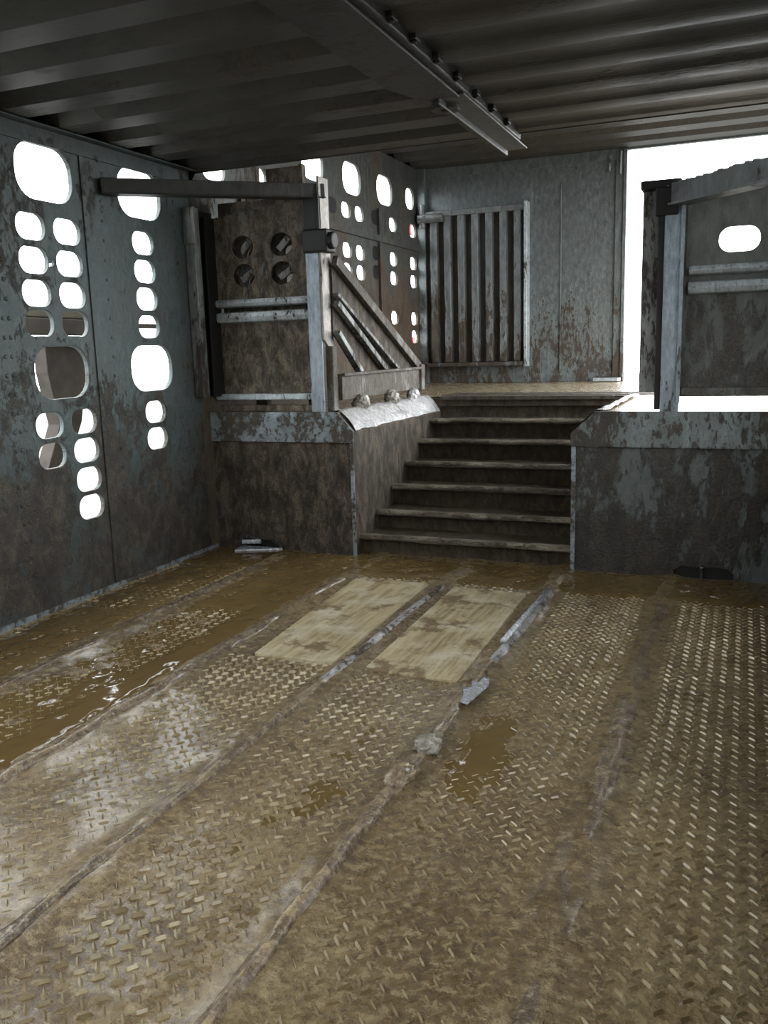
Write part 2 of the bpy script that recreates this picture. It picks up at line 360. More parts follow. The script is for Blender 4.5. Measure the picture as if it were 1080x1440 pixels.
# raised tread lugs of the chequer plate (surface pattern of the floor sheet)
P = .039
def lug_mesh():
    gx = np.arange(int((XR - XL - .04) / P)); gy = np.arange(int((YB - .35) / P))
    I, J = np.meshgrid(gx, gy); I = I.ravel(); J = J.ravel()
    K = np.concatenate([np.zeros(I.size), np.ones(I.size)]); I = np.concatenate([I, I]); J = np.concatenate([J, J])
    cx = XL + .03 + (I + .5 * K) * P + rng.normal(0, .0007, I.size); cy = .36 + (J + .5 * K) * P + rng.normal(0, .0007, I.size)
    keep = cy < YB - .02
    for rx in RIBX: keep &= np.abs(cx - rx) > .052 + .03 * (fbm(cy * 5 + 3, cy * 0 + rx * 9, 3) - .4)
    for (a, b_, c_, d_) in HATCH: keep &= ~((cx > a - .01) & (cx < b_ + .01) & (cy > c_ - .01) & (cy < d_ + .01))
    I, J, K, cx, cy = I[keep], J[keep], K[keep], cx[keep], cy[keep]
    ang = np.where(K == 0, 45.0, 135.0) + rng.normal(0, 3, I.size); a = np.radians(ang)
    h = .0036 + .0042 * fbm(cx * 3 + 60, cy * 1.7 + 9, 4) + rng.normal(0, .0006, I.size) - .0012 * np.clip((cx + .35) / .5, 0, 1)
    L, W_ = .0150, .0036
    base = [(-L, 0, 0), (-L * .6, -W_, 0), (L * .6, -W_, 0), (L, 0, 0), (L * .6, W_, 0), (-L * .6, W_, 0), (-L * .55, 0, 1), (L * .55, 0, 1)]
    V = np.zeros((len(cx), 8, 3))
    for k, (u, v_, t) in enumerate(base):
        V[:, k, 0] = cx + u * np.cos(a) - v_ * np.sin(a); V[:, k, 1] = cy + u * np.sin(a) + v_ * np.cos(a); V[:, k, 2] = ZF - .001 + t * (h + .001)
    fs = [(0, 1, 6), (1, 2, 7, 6), (2, 3, 7), (3, 4, 7), (4, 5, 6, 7), (5, 0, 6)]
    mb = MB(); mb.v = V.reshape(-1, 3).tolist()
    mb.f = [tuple(i + 8 * n for i in f) for n in range(len(cx)) for f in fs]; mb.mi = [0] * len(mb.f)
    return mb
HATCH = [(-1.555, -1.195, 2.41, 3.40), (-1.095, -.765, 2.39, 3.37)]
o = lug_mesh().build('trim_2', M_LUG, fix=False); struct(o)

# standing muddy water
Wn = fbm(X * 2.2 + 11, Y * 1.1 + 2, 4); Wf = fbm(X * 26, Y * 18, 3)
def sm(a, b, t): t = np.clip((t - a) / (b - a), 0, 1); return t * t * (3 - 2 * t)
p = np.zeros_like(X)
def band(x0, x1, y0, y1, e=.05): return sm(x0 - e, x0 + e, X) * (1 - sm(x1 - e, x1 + e, X)) * sm(y0 - e * 3, y0 + e * 3, Y) * (1 - sm(y1 - e * 3, y1 + e * 3, Y))
p = np.maximum(p, sm(3.38, 3.50, Y))                                             # pool along the step
p = np.maximum(p, band(-1.80, -1.64, .9, 4.2) * 1.0)                              # left channel
p = np.maximum(p, band(-2.06, -1.64, 2.75, 4.2) * 1.0)
p = np.maximum(p, .9 * np.exp(-(((X + 1.80) / .14) ** 2 + ((Y - 2.05) / .22) ** 2)))
p = np.maximum(p, band(-2.50, -2.14, .9, 4.2) * .85)
p = np.maximum(p, band(-2.06, -1.70, .9, 4.2) * .55)
p = np.maximum(p, .95 * np.exp(-(((X + .58) / .10) ** 2 + ((Y - 1.98) / .32) ** 2)))
p = np.maximum(p, .62 * np.exp(-(((X + .88) / .09) ** 2 + ((Y - 1.75) / .40) ** 2)))
lev = -.006 + .0150 * np.clip(p * 1.02 + (Wn - .5) * .55 + (Wf - .5) * .8 - .06, 0, 1.0)
lev = np.minimum(lev, .0084)
q = Y[:, 0] < YB - .02; o = grid_object('muddy_water', M_WATER, X[q][:, 2:-2], Y[q][:, 2:-2], (ZF + lev)[q][:, 2:-2])
tag(o, 'brown muddy water pooled in the channels and along the foot of the steps', 'water', kind='stuff')

# tail door, unseen, closed to cut the light from behind
mb = MB(); mb.box(XL, XR, Y0 - .04, Y0, ZF - .03, ZC + .1)
for k in range(6): mb.box(XL + .2 + k * .45, XL + .26 + k * .45, Y0, Y0 + .03, ZF, ZC)
struct(mb.build('door_1', M_BACK, bev=.003))
# floor ribs
def crest(m, z0, z1, col):
    nt = m.node_tree; b = [n for n in nt.nodes if n.type == 'BSDF_PRINCIPLED'][0]; src = b.inputs['Base Color'].links[0].from_socket
    g = N(nt, 'ShaderNodeNewGeometry'); sp = N(nt, 'ShaderNodeSeparateXYZ'); nt.links.new(g.outputs['Position'], sp.inputs[0])
    mr = N(nt, 'ShaderNodeMapRange'); mr.inputs['From Min'].default_value = z0; mr.inputs['From Max'].default_value = z1
    nt.links.new(sp.outputs['Z'], mr.inputs['Value'])
    f = mth(nt, 'MULTIPLY', mr.outputs[0], ramp(nt, noise(nt, mapped(nt), 30, 5, .7), [(.47, 0), (.60, .9)]), clamp=True)
    nt.links.new(mix(nt, f, src, col), b.inputs['Base Color'])
crest(M_RIB, .013, .023, (.44, .33, .17))
def rib(rx, i, wd, ht, mats, y0=-1.0, y1=3.40, label='', shiny=None, wig=0):
    n = 420; m = 11; yy = np.linspace(y0, y1, n); t = np.linspace(0, PI, m)
    Yg, Tg = np.meshgrid(yy, t, indexing='ij')
    lump = .50 + .95 * fbm(Yg * 8 + i * 9, Tg * 1.5 + i, 5)
    lump = np.where((Yg > (shiny or 99)), .95 + .12 * fbm(Yg * 5 + i, Tg, 2), lump)
    endf = sm(0, .03, y1 - Yg)
    Xg = rx + wig * (fbm(Yg * 1.7 + i, Yg * 0 + 3) - .5) + wd / 2 * np.cos(Tg) * lump; Zg = ZF - .004 + ht * np.sin(Tg) ** .8 * lump * endf
    o = grid_object('floor_rib', [M_RIB, mats], Xg, Yg, Zg)
    fy = np.repeat((yy[:-1] + yy[1:]) / 2, m - 1); o.data.polygons.foreach_set('material_index', (fy > (shiny or 99)).astype(int))
    tag(o, label, 'floor rib', 'lengthwise floor ribs'); return o
M_RIBM = dirty_metal('worn_rib_metal', base=(.88, .88, .88), cover=.42, scale=14, streak=(1, .5, 1), mud=(.13, .09, .055), mud2=(.22, .165, .10), rough=.16, gloss_mud=.14, metallic=.5, bumpy=1)
rib(RIBX[0], 1, .055, .018, M_RIB, label='muddy floor rib nearest the perforated side wall', y1=3.52)
rib(RIBX[1], 2, .055, .021, M_RIB, label='muddy floor rib running beside the brown water channel')
rib(RIBX[2], 3, .038, .024, M_RIBM, label='floor rib with shiny worn patches between the two pale boards', wig=.02, shiny=2.25)
rib(RIBX[3], 4, .042, .027, M_RIBM, label='mud-caked floor rib with a bright bare steel far end, right of the pale boards', y1=3.42, wig=.03, shiny=2.55)
rib(RIBX[4], 5, .060, .017, M_RIB, label='low flattened floor rib nearest the right wall')
# bare rod on the far end of the fourth rib
mb = MB(); mb.cyl((-.712, 2.72, ZF + .026), (-.70, 3.42, ZF + .026), .011, 12); o = mb.build('steel_rod', M_CHROME, smooth=True)
tag(o, 'bright bare steel rod lying along the far end of the fourth floor rib', 'rod')
# pale inset boards
for k, (a, b_, c_, d_) in enumerate(HATCH):
    mb = MB(); sk = .07 if k == 0 else .02
    pr = [(a + sk, c_), (b_, c_ - .01), (b_ - .02, d_), (a, d_ + .01)]
    mb.prism(pr, 'z', ZF - .005, ZF + .0105)
    o = mb.build('floor_board', M_HATCH, bev=.002)
    tag(o, ['pale worn board set in the floor, left of the shiny middle rib', 'pale worn board set in the floor, right of the shiny middle rib'][k], 'board', 'pale boards set in the floor')

def clump(name, c, r, mats, label, cat='mud', seed=0, flat=.6, stretch=(1, 1), group=None):
    mb = MB(); bm = bmesh.new(); bmesh.ops.create_icosphere(bm, subdivisions=4, radius=1)
    rs = np.random.default_rng(seed)
    for v in bm.verts:
        q = v.co * 1.0; n = fbm(np.array([q.x * 1.8 + 5 + seed]), np.array([q.y * 1.8 + q.z * 2.1 + 7]), 4)[0]
        n2 = fbm(np.array([q.x * 5 + 5 + seed]), np.array([q.y * 5 + q.z * 4 + 7]), 3)[0]
        v.co = q * (.55 + .6 * n + .3 * n2)
    for v in bm.verts: mb.v.append((c[0] + v.co.x * r * stretch[0], c[1] + v.co.y * r * stretch[1], c[2] + v.co.z * r * flat))
    bm.verts.index_update()
    for f in bm.faces: mb.f.append(tuple(v.index for v in f.verts)); mb.mi.append(0)
    bm.free(); o = mb.build(name, mats, smooth=True, fix=False); tag(o, label, cat, group); return o
M_PALEMUD = floor_mud('pale_wet_clump', (.30, .26, .19), (.48, .45, .38), (.62, .61, .56), .12, .35)
clump('mud_clump', (-.70, 1.93, ZF + .018), .036, M_PALEMUD, 'pale wet lump of manure on the middle of the fourth floor rib', seed=1, stretch=(1, 1.3))
clump('mud_clump', (-.705, 1.76, ZF + .014), .036, M_RIB, 'brown lump of manure on the fourth rib, nearer than the pale lump', seed=2, stretch=(1, 1.8))
mb = MB(); rs = random.Random(3)
pts = [(-.70, 2.20), (-.675, 2.19), (-.665, 2.26), (-.655, 2.34), (-.668, 2.39), (-.685, 2.40), (-.69, 2.35), (-.712, 2.365), (-.70, 2.31), (-.722, 2.30), (-.705, 2.25)]
mb.prism(pts, 'z', ZF + .022, ZF + .026)
tag(mb.build('metal_flake', M_CHROME, bev=.001), 'torn bluish grey metal flake sticking out beside the fourth floor rib', 'metal scrap')

# ------------------------------------------------------------------ raised platforms
XS = -1.733; XP = -.690       # stair faces
def block(name, x0, x1, chx, side, M1, MLip, drain, label):
    t = thing(name, label, 'platform', ((x0 + x1) / 2, YB, ZF))
    inner = x1 if side > 0 else x0
    # front sheet with a drain cut-out at its foot
    dx0, dx1 = drain; mb = MB()
    out = [(x0, ZF - .03), (dx0, ZF - .03), (dx0, ZF + .035), (dx0 + .03, ZF + .052), (dx1 - .03, ZF + .052), (dx1, ZF + .03), (dx1, ZF - .03), (x1, ZF - .03), (x1, -.40), (x0, -.40)]
    plate_mb(mb, out, [], .012, lambda a, b, c: (a, YB + .006 + c, b), bevel=.001)
    mb.build('front_panel', M1, t)
    # folded lip along the top with a chamfered corner
    c = chx
    if side > 0: prof = [(x0, -.442), (x1 - .028 + .03, -.442), (x1 + .004, -.385), (c, -.293), (x0, -.293)]
    else: prof = [(x1, -.442), (x0 - .002, -.442), (x0 - .004, -.385), (c, -.289), (x1, -.289)]
    mb = MB(); mb.prism(prof, 'y', YB - .014, YB + .001)
    mb.build('lip', MLip, t, bev=.003)
    # stair-side sheet, chamfered shoulder and deck slab
    s = 1 if side > 0 else -1
    if side > 0: pr = [(inner, ZF - .03), (inner, -.392), (c, -.302), (c, -.312), (inner - .012, -.40), (inner - .012, ZF - .03)]
    else: pr = [(inner, ZF - .03), (inner, -.392), (c, -.300), (c, -.312), (inner + .012, -.40), (inner + .012, ZF - .03)]
    mb = MB(); mb.prism(pr, 'y', YB + .013, 5.14); mb.build('side_panel', M1, t, bev=.002)
    # wet mud on the shoulder
    yy = np.linspace(YB + .03, 5.13, 110); uu = np.linspace(0, 1, 16); Yg, U = np.meshgrid(yy, uu, indexing='ij')
    Xg = inner + (c - inner) * U - (0.02 * U ** 3 * s * 2); Zg = np.minimum(-.392 + .098 * U * 1.25, -.296) + .007 + .016 * (fbm(Yg * 9, U * 3 + x0, 4) - .4)
    grid_object('shoulder_mud', M_WET, Xg, Yg, Zg, t)
    mb = MB(); mb.box(x0 if side > 0 else c, c if side > 0 else x1, YB + .002, 5.14, ZD - .02, ZD); mb.build('deck_plate', M_DECK, t)
    mb = MB(); mb.box(inner - .02 if side > 0 else inner, inner if side > 0 else inner + .02, YB - .008, YB, ZF - .02, -.443); mb.build('corner_strip', M_LIP, t, bev=.002)
    mb = MB(); mb.box(x0, x1, YB - .006, YB, ZF - .01, ZF + .012) if False else None
    return t
block('raised_platform', XL + .001, XS, -1.812, 1, M_BLOCK, M_LIP, (-2.39, -2.145), 'brown mud-caked raised platform left of the steps with a chamfered bare lip')
block('raised_platform', XP, XR - .001, -.590, -1, M_BLOCKR, dirty_metal('platform_lip_right', base=(.27, .31, .31), cover=.50, scale=8, mud=(.05, .043, .035), rough=.5), (-.25, -.01), 'grey streaked raised platform right of the steps')

# staircase
t = thing('staircase', 'muddy six-riser metal steps between the two raised platforms', 'stairs', ((XS + XP) / 2, YB, ZF))
lev_ = [-.898, -.814, -.714, -.619, -.5175, -.417]; yn = [3.85, 4.07, 4.29, 4.50, 4.72, 4.93]; zprev = ZF
for k in range(6):
    y1 = yn[k + 1] if k < 5 else 5.14
    z = lev_[k]; nz = 60; nq = 26
    # profile across one step: riser, rolled nosing, trough-shaped tread
    prof = [(yn[k] + .045, zprev - .01), (yn[k] + .035, z - .032), (yn[k] + .004, z - .026), (yn[k] - .010, z - .014), (yn[k] - .002, z), (yn[k] + .022, z + .002), (yn[k] + .045, z - .007)]
    for q in range(7): prof.append((yn[k] + .05 + (y1 - yn[k] - .045) * q / 6, z - .010))
    pa = np.array(prof); xx = np.linspace(XS + .001, XP - .001, 90)
    Xg, Ig = np.meshgrid(xx, np.arange(len(pa)), indexing='ij')
    Yg = pa[Ig, 0] + .010 * (fbm(Xg * 8 + k, Ig * .35 + 3, 4) - .5); Zg = pa[Ig, 1] + .012 * (fbm(Xg * 11 + k * 5, Ig * .5, 4) - .5)
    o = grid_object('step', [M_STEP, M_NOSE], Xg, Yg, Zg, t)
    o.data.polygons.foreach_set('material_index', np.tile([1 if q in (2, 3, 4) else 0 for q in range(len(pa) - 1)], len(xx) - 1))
    zprev = z - .010

mb = MB(); mb.prism([(YB + .12, ZF - .02), (YB + .12, -.99), (5.10, -.53), (5.16, -.53), (5.16, ZF - .02)], 'x', XS + .001, XP - .001); mb.build('leak_fill', M_BLACK, t)  # dark filler added under the steps to block leaking light
# upper deck beyond the steps
xs2 = np.linspace(XL, XR + .02, 120); ys2 = np.linspace(5.14, YE, 110); X2, Y2 = np.meshgrid(xs2, ys2)
struct(grid_object('floor', M_DECK, X2, Y2, ZD + .006 * fbm(X2 * 4, Y2 * 4, 4) - .004))
mb = MB(); mb.box(XL, XR + .02, 5.14, YE + .02, ZD - .06, ZD - .008)
mb.box(XS, XP, 5.165, 5.19, ZD - .13, ZD - .01); mb.box(XS, XP, 5.125, 5.19, ZD - .022, ZD + .002)
for k in range(3): mb.box(XS, XR, 5.20 + .1 * k, 5.235 + .1 * k, ZD, ZD + .006)
struct(mb.build('trim_3', M_STEP, bev=.004))

# ------------------------------------------------------------------ far bulkhead and door opening
mb = MB(); XO = -.885
mb.box(XL, XO, YE, YE + .04, ZF, ZU + .02)
mb.box(XL, XR + .02, YE, YE + .04, ZU - .012, ZU + .06)
mb.box(XL, XO, YE - .012, YE, ZD, ZD + .07)
mb.box(XO - .075, XO, YE - .02, YE, ZD, ZU - .01)              # flat strip beside the doorway
mb.box(XO - .018, XO + .006, YE - .035, YE + .04, ZD, ZU - .01)
mb.box(-1.375, -1.365, YE - .010, YE, ZD + .08, 1.2)
mb.box(XL, XL + .07, YE - .06, YE, ZD, ZU)
mb.box(XL, XO, YE - .016, YE, 1.335, ZU)
for k in range(22): mb.dome((XO - .095, YE, ZD + .12 + k * .07), (0, -1, 0), .008, .5)
struct(mb.build('wall_back', M_BACK, bev=.002))
# slatted door
t = thing('slatted_door', 'muddy door of seven upright pressed slats on the far bulkhead', 'door', (-2.06, YE, ZD))
mb = MB(); dz0, dz1 = -.155, 1.06; dx0, dx1 = -2.46, -1.625
mb.box(dx0, dx1, YE - .030, YE - .001, dz0, dz1); mb.build('backing_sheet', dirty_metal('slat_gap', base=(.07, .075, .075), cover=.5, metallic=.2), t)
for k in range(7):
    a = dx0 + .035 + k * .115
    prof = [(a, YE - .03), (a + .012, YE - .075), (a + .064, YE - .075), (a + .074, YE - .03)]
    mb = MB(); mb.prism(prof, 'z', dz0 + .03, dz1 - .03); mb.build('slat', M_SLAT, t, bev=.003)
mb = MB(); mb.box(dx0, dx1, YE - .085, YE - .031, dz1 - .032, dz1 + .012); mb.build('top_rail', M_SLAT, t, bev=.004)
mb = MB(); mb.box(dx0, dx1, YE - .085, YE - .031, dz0 - .006, dz0 + .026); mb.build('bottom_rail', M_SLAT, t, bev=.004)
mb = MB(); mb.box(dx1 - .014, dx1 + .012, YE - .10, YE - .001, dz0 - .015, dz1 + .03); mb.build('edge_bar', M_RAIL, t, bev=.004)
mb = MB(); mb.cyl((XL + .02, YE - .09, 1.02), (XL + .23, YE - .09, 1.02), .035, 16); mb.cyl((XL + .055, YE - .09, .95), (XL + .055, YE - .09, 1.13), .022, 12); mb.build('hinge', M_SLAT, t, smooth=False, bev=.004)
mb = MB(); mb.prism([(-1.09, 6.90), (-.90, 6.88), (-.89, 6.97), (-1.08, 6.985)], 'z', ZD + .004, ZD + .030)
tag(mb.build('sill_plate', M_RAIL, bev=.004), 'small grey metal plate on the deck at the foot of the doorway', 'plate')
for k, (x, z0, z1) in enumerate(((-1.005, 1.26, 1.36), (-.925, 1.235, 1.385))):
    mb = MB(); mb.bar((x, YE - .035, z0), (x + .004, YE - .035, z1), .012, .014, up=(0, 1, 0)); mb.bar((x + .004, YE - .035, z1), (x + .004, YE, z1), .012, .012); mb.bar((x, YE - .035, z0), (x, YE, z0), .012, .012)
    tag(mb.build('wall_hook', M_RAIL, bev=.003), ['small metal hook high on the far bulkhead, farther from the doorway', 'longer metal hook high on the far bulkhead at the doorway edge'][k], 'hook', 'hooks on the far bulkhead')

# ------------------------------------------------------------------ ceilings
def corrugated(mb, x0, x1, y0, y1, z, pitch, flat, slope, dep, th=.004, soft=False):
    y = y1; pts = []
    while y > y0:
        pts += [(y, z), (y - flat, z), (y - flat - slope, z + dep), (y - pitch + slope, z + dep)]; y -= pitch
    if soft:
        n = int((y1 - y0) / pitch * 16); pts = []
        for i in range(n):
            yy = y1 - (y1 - y0) * i / (n - 1); q = math.cos(2 * PI * (yy - y1) / pitch); q = math.copysign(abs(q) ** .6, q)
            pts.append((yy, z + dep * (.5 - .5 * q)))
    loop = pts + [(p[0], p[1] + th) for p in reversed(pts)]
    mb.prism(loop, 'x', x0, x1)
mb = MB()
corrugated(mb, XL, -1.06, YC0, YB - .005, ZC, .285, .125, .04, .055)
corrugated(mb, -.93, XR, YC0, YB - .005, ZC, .262, .09, .06, .022, soft=True)
mb.box(XL, XR, YC0, YB, ZC + .075, ZC + .13); mb.box(-.95, XR, Y0, YC0, ZC, ZC + .13); mb.box(XL, XL + .15, Y0, YC0, ZC, ZC + .13)
mb.box(XL, XR, YB - .012, YB, ZC - .004, ZC + .13)
mb.box(XL, XR, YB, YB + .02, ZC + .08, ZU + .05)
struct(mb.build('ceiling', M_CEIL, bev=.004))
mb = MB()
corrugated(mb, XL, XR + .02, YB + .02, YE - .02, ZU, .34, .16, .05, .05)
mb.box(XL, XR + .02, YB, YE + .03, ZU + .08, ZU + .12)
struct(mb.build('ceiling', dirty_metal('far_ceiling', base=(.055, .055, .05), cover=.4, metallic=.2, rough=.6, scale=2, mud=(.04, .035, .028), mud2=(.07, .06, .045), bumpy=.25), bev=.004))
# main beam
t = thing('ceiling_beam', 'dark grey lengthwise ceiling beam with a row of bolts and a bevelled end', 'beam', (-1.0, YB, ZC))
mb = MB(); mb.box(-1.075, -.92, Y0, YB + .02, ZC - .022, ZC + .08); mb.build('web_plate', M_BEAM, t, bev=.006)
mb = MB(); mb.prism([(-1.135, Y0), (-1.135, 2.86), (-1.085, 3.02), (-.945, 3.06), (-.945, Y0)], 'z', ZC - .034, ZC - .022); mb.build('wide_flange', M_BEAM, t, bev=.004)
mb = MB(); mb.box(-1.02, -1.012, 3.04, 3.98, ZC - .050, ZC - .020); mb.box(-1.02, -.925, 3.04, 3.98, ZC - .030, ZC - .022); mb.build('lower_flange', dirty_metal('beam_edge', base=(.13, .135, .13), cover=.2, metallic=.3), t, bev=.003)
mb = MB(); mb.cyl((-1.03, 3.16, ZC - .045), (-1.03, 3.16, ZC - .02), .05, 24); mb.cyl((-1.03, 3.16, ZC - .052), (-1.03, 3.16, ZC - .045), .018, 12); mb.build('end_boss', M_BEAM, t, bev=.003)
for y in (1.9, 2.12, 2.32, 2.50, 2.70, 2.90, 3.12, 3.33, 3.55):
    mb = MB(); mb.box(-.925, -.900, y, y + .045, ZC - .014, ZC + .004); mb.cyl((-.912, y + .02, ZC - .022), (-.912, y + .02, ZC - .013), .010, 6); mb.build('bolt_clip', M_BLACK, t, bev=.003)
mb = MB(); mb.bar((-1.93, 5.9, ZU - .003), (-1.90, 5.9, ZU - .05), .04, .03, up=(0, 1, 0)); tag(mb.build('hanging_tag', M_RAIL, bev=.004), 'tiny pale metal scrap hanging under the higher ceiling', 'metal scrap')

# ------------------------------------------------------------------ left gate
YG = 3.88
t = thing('livestock_gate', 'muddy framed gate with four round cut-outs standing on the left platform', 'gate', (-2.22, YG, ZD))
def round_hole(x, z, r, sy=1.0, n=20): return [(x + r * math.cos(i * 2 * PI / n), z + r * sy * math.sin(i * 2 * PI / n)) for i in range(n)]
hol = [round_hole(x, z, .062, .88) for x in (-2.330, -2.115) for z in (.512, .378)]
mb = MB(); plate_mb(mb, [(-2.50, .26), (-1.955, .26), (-1.955, .715), (-2.50, .66)], hol, .012, lambda a, b, c: (a, YG + .01 + c, b)); mb.build('upper_panel', M_PANEL, t)
mb = MB(); plate_mb(mb, [(-2.50, -.24), (-1.955, -.24), (-1.955, .74), (-2.50, .74)], [round_hole(x + .02, z - .03, .03) for x in (-2.330, -2.115) for z in (.512, .378)], .006, lambda a, b, c: (a, YG + .075 + c, b), bevel=.001); mb.build('rear_sheet', M_PANEL, t)
for x in (-2.330, -2.115):
    for z in (.512, .378):
        mb = MB(); mb.bar((x - .03, YG + .035, z - .02), (x + .02, YG + .05, z + .035) if z > .4 else (x + .045, YG + .05, z + .03), .03, .006, up=(0, 1, .3)); mb.build('torn_flap', M_POSTD, t, bev=.001)
mb = MB(); mb.box(-2.50, -1.955, YG + .012, YG + .022, -.215, .165); mb.build('lower_panel', M_PANEL, t, bev=.002)
for z0, z1 in ((.222, .266), (.146, .203)):
    mb = MB(); mb.prism([(YG + .02, z0), (YG - .018, z0 + .006), (YG - .026, (z0 + z1) / 2), (YG - .018, z1 - .004), (YG + .02, z1)], 'x', -2.52, -1.955); mb.build('rail', M_RAIL, t, bev=.004)
mb = MB(); mb.box(-2.52, -1.955, YG - .02, YG + .03, -.235, -.205); mb.build('bottom_rail', M_RAIL, t, bev=.004)
mb = MB(); mb.box(-2.50, -1.955, YG - .01, YG + .025, -.294, -.262); mb.build('kick_rail', M_PANEL, t, bev=.004)
mb = MB(); mb.box(XL + .001, -2.475, 3.69, 3.71, -.215, .69); mb.box(-2.485, -2.475, 3.71, 3.74, -.215, .69); mb.box(XL + .001, -2.462, 3.68, 3.69, .52, .69); mb.build('hinge_post', M_POSTD, t, bev=.004)
mb = MB(); mb.box(XL + .001, XL + .016, 3.71, YG + .03, -.215, .69); mb.box(-2.50, -2.485, 3.80, YG + .03, -.215, .66); mb.build('shadow_channel', M_BLACK, t, bev=.003)  # black plates paint the shadow gap between hinge post and panel
mb = MB(); mb.box(-1.963, -1.893, YG - .035, YG - .023, ZD + .002, .70); mb.box(-1.963, -1.951, YG - .023, YG + .05, ZD + .002, .70); mb.build('front_post', M_POST, t, bev=.003)
mb = MB(); mb.prism([(YG - .034, .05), (YG + .07, -.02), (YG + .07, .80), (YG - .034, .80)], 'x', -1.892, -1.880); mb.build('post_return', dirty_metal('pinkish_post_side', base=(.46, .43, .40), cover=.22, scale=10, mud=(.13, .10, .08)), t, bev=.002)
mb = MB(); mb.box(-1.965, -1.835, YG - .06, YG + .04, .455, .56); mb.cyl((-1.84, YG - .02, .508), (-1.81, YG - .02, .508), .04, 16); mb.build('latch', M_BLACK, t, bev=.008)
mb = MB(); mb.box(-1.963, -1.880, YG - .045, YG - .02, .56, .72); mb.build('latch_plate', M_BLACK, t, bev=.004)
mb = MB(); mb.box(-1.895, -1.855, YG, YG + .05, ZD, .02); mb.build('pivot_stub', M_GUARD, t, bev=.006)

mb = MB(); mb.bar((XL + .003, 3.10, .700), (-1.885, YG + .02, .738), .05, .062)
mb.bar((XL + .003, 3.10, .668), (-1.885, YG + .02, .706), .075, .006)
tag(mb.build('brace_bar', M_BEAM, bev=.004), 'dark grey brace bar from the perforated wall to the left gate top', 'brace')
# upright pieces seen over the brace bar
mb = MB(); mb.box(-2.38, -2.31, 4.02, 4.06, ZD + .002, .93); mb.box(-2.27, -2.05, 4.05, 4.06, .72, .90); mb.box(-2.07, -2.05, 4.02, 4.06, ZD + .002, .90)
for k in range(2): pass
tag(mb.build('folded_panel', M_PANEL, bev=.003), 'grey folded metal panel showing above the left brace bar', 'panel')

# ------------------------------------------------------------------ slatted side guard on the left platform
XG = -1.85
t = thing('side_guard', 'three-cornered guard of slanted bars standing along the left side of the steps', 'guard rail', (XG, 4.5, ZD))
mb = MB(); mb.box(XG - .012, XG + .012, 3.94, 5.09, -.245, -.115); mb.box(XG + .012, XG + .028, 3.94, 5.09, -.128, -.112); mb.build('bottom_rail', M_GUARD, t, bev=.003)
mb = MB(); mb.box(XG - .02, XG + .03, 5.05, 5.11, -.255, -.098); mb.build('end_block', M_GUARD, t, bev=.008)
def slant(y0, z0, y1, z1, wd, name, m):
    d = Vector((0, y1 - y0, z1 - z0)).normalized(); mb = MB()
    mb.bar((XG, y0, z0), (XG, y1, z1), wd, .03, up=(1, 0, 0)); return mb.build(name, m, t, bev=.003)
slant(3.93, .425, 5.08, -.115, .05, 'slanted_bar', M_GUARD)
slant(3.93, .265, 4.72, -.115, .018, 'slanted_bar', M_POSTD)
slant(3.93, .225, 4.54, -.115, .030, 'slanted_bar', M_POSTD)
slant(3.93, .085, 4.20, -.115, .028, 'slanted_bar', M_POSTD)
mb = MB(); mb.prism([(3.93, .41), (5.05, -.12), (4.54, -.12), (3.93, .22)], 'x', XG - .022, XG - .017); mb.build('web_sheet', M_BLOCK, t)
mb = MB(); mb.prism([(3.93, .22), (4.54, -.12), (4.20, -.12), (3.93, .08)], 'x', XG - .028, XG - .023); mb.build('web_sheet', M_BLOCK, t)
for y, r, lb, sd in ((4.13, .034, 'nearest', 4), (4.55, .034, 'middle', 5), (4.90, .030, 'farthest', 6)):
    clump('mud_clump', (-1.825, y, -.272), r * 1.35, M_WET if lb == 'farthest' else M_PALEMUD, f'{lb} of three wet muddy lumps on the left platform under the slanted guard', seed=sd, flat=.95, group='muddy lumps under the slanted guard')

# ------------------------------------------------------------------ right gate
t = thing('livestock_gate', 'dark grey framed gate with one oval cut-out standing on the right platform', 'gate', (-.05, 3.9, ZD))
mb = MB(); plate_mb(mb, [(-.25, .26), (XR - .01, .26), (XR - .01, .60), (-.25, .60)], [rrect(-.047, .394, .155, .098, .045)], .012, lambda a, b, c: (a, 3.92 + c, b)); mb.build('upper_panel', M_PANELR, t)
mb = MB(); mb.box(-.29, XR - .01, 3.927, 3.937, -.235, .275); mb.box(-.29, -.249, 3.918, 3.927, .20, .57); mb.build('lower_panel', M_PANELR, t, bev=.002)
for z0, z1 in ((.258, .300), (.182, .236)):
    mb = MB(); mb.prism([(3.92, z0), (3.885, z0 + .006), (3.875, (z0 + z1) / 2), (3.885, z1 - .004), (3.92, z1)], 'x', -.235, XR - .01); mb.build('rail', M_RAIL, t, bev=.004)
mb = MB(); mb.box(-.25, XR - .01, 3.89, 3.94, -.232, -.195); mb.build('bottom_rail', M_PANELR, t, bev=.004)
mb = MB(); mb.box(-.420, -.355, 3.915, 3.93, -.215, .635); mb.box(-.425, -.415, 3.93, 3.98, -.215, .635); mb.build('rear_post', M_POSTD, t, bev=.003)
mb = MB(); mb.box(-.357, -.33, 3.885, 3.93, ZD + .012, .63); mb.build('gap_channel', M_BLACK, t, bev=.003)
mb = MB(); mb.box(-.332, -.256, 3.87, 3.885, ZD + .002, .58); mb.box(-.268, -.252, 3.855, 3.87, ZD + .04, .545); mb.build('front_post', M_POST, t, bev=.003)
mb = MB(); mb.box(-.43, -.27, 3.86, 3.96, .605, .640); mb.box(-.37, -.28, 3.85, 3.90, .50, .61); mb.build('top_cap', M_BLACK, t, bev=.006)
mb = MB(); mb.bar((-.325, 3.862, .615), (-.318, 3.862, .602), .006, .006); mb.bar((-.318, 3.862, .602), (-.327, 3.862, .590), .006, .006); mb.build('bright_nick', M_CHROME, t)
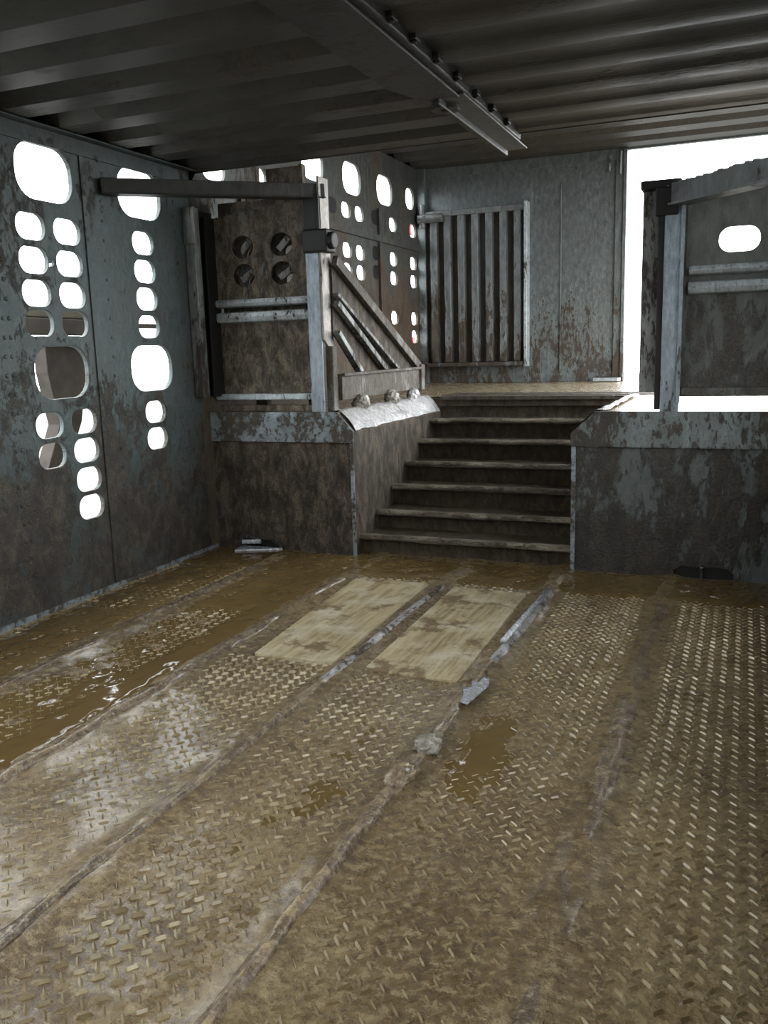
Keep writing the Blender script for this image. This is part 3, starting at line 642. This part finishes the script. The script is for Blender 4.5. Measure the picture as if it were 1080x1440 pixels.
mb = MB()
n = 40; pa = Vector((-.29, 3.86, .0)); pb = Vector((XR - .01, 3.30, .0))
for k in range(n):
    q0 = pa.lerp(pb, k / n); q1 = pa.lerp(pb, (k + 1) / n); hh = .008 * random.random()
    mb.bar((q0.x, q0.y, .578 + hh / 2), (q1.x, q1.y, .578 + hh / 2), .05, .078 + hh)
mb.bar((pa.x, pa.y, .538), (pb.x, pb.y, .538), .085, .010)
tag(mb.build('brace_bar', dirty_metal('brace_bar_right', base=(.26, .29, .30), cover=.3, scale=6, rough=.4)), 'bluish grey brace bar rising over the right gate to the right wall', 'brace')

# ------------------------------------------------------------------ drains
t = thing('drain_spout', 'dented wet metal drain spout at the foot of the left platform', 'drain', (-2.27, YB, ZF))
mb = MB(); mb.prism([(-2.40, ZF + .035), (-2.37, ZF + .075), (-2.19, ZF + .068), (-2.13, ZF + .03), (-2.14, ZF + .022), (-2.20, ZF + .056), (-2.36, ZF + .062), (-2.39, ZF + .03)], 'y', YB - .03, YB - .001); mb.build('hood', M_BLOCKR, t, bev=.002)
mb = MB(); mb.box(-2.39, -2.15, YB + .01, YB + .12, ZF - .01, ZF + .05); mb.build('dark_throat', M_BLACK, t)
mb = MB(); mb.prism([(-2.37, YB - .11), (-2.29, YB - .085), (-2.17, YB - .03), (-2.15, YB - .002), (-2.385, YB - .002)], 'z', ZF + .002, ZF + .018); mb.build('bright_tongue', M_CHROME, t, bev=.004)
mb = MB(); mb.cyl((-2.36, YB - .045, ZF + .045), (-2.26, YB - .03, ZF + .05), .012, 12); mb.build('bright_tongue', M_CHROME, t, bev=.002)
t = thing('drain_slot', 'black drain slot at the foot of the right platform', 'drain', (-.13, YB, ZF))
mb = MB(); mb.box(-.25, -.01, YB + .01, YB + .12, ZF - .01, ZF + .05); mb.build('dark_throat', M_BLACK, t)
mb = MB(); mb.box(-.145, -.132, YB - .004, YB + .01, ZF - .005, ZF + .05); mb.build('divider', M_BLOCKR, t, bev=.002)

# ------------------------------------------------------------------ outside
mb = MB(); mb.box(-40, 40, -40, 60, ZF - 1.25, ZF - 1.05); o = mb.build('ground', M_GROUND); struct(o)
t = thing('wooden_fence', 'weathered wooden stock fence standing close outside the perforated wall', 'fence', (-3.25, 3.5, ZF - 1.05))
mb = MB(); mb.prism([(3.00, ZF - 1.05), (3.17, ZF - 1.05), (3.45, -.80), (3.53, -.50), (3.63, -.33), (3.70, -.07), (3.74, .11), (3.42, .11), (3.42, -.07), (3.47, -.33), (3.33, -.60)], 'x', -3.28, -3.2); mb.build('post', M_WOOD, t, bev=.004)
mb = MB(); mb.prism([(3.0, .115), (3.80, .11), (3.80, .19), (3.0, .20)], 'x', -3.20, -3.16); mb.build('rail', M_WOOD, t, bev=.006)
mb = MB(); mb.prism([(3.0, .202), (3.80, .192), (3.80, .232), (3.0, .242)], 'x', -3.24, -3.16); mb.build('rail', M_WOODP, t, bev=.006)
mb = MB(); mb.box(-3.24, -3.20, 3.95, 4.5, .155, .18); mb.build('rail', M_WOOD, t, bev=.004)
t = thing('marker_post', 'thin pale post with red ends outside, glimpsed through the farthest wall holes', 'post', (-3.43, 9.17, ZF - 1.05))
mb = MB(); mb.box(-3.45, -3.41, 9.155, 9.185, ZF - 1.05, 1.2); mb.build('pole', simple('white_paint', (.8, .8, .8), .5, var=.05), t, bev=.004)
for z0, z1 in ((1.20, 1.34), (.02, .12)):
    mb = MB(); mb.box(-3.47, -3.39, 9.14, 9.215, z0, z1); mb.build('red_plate', M_RED, t, bev=.006)
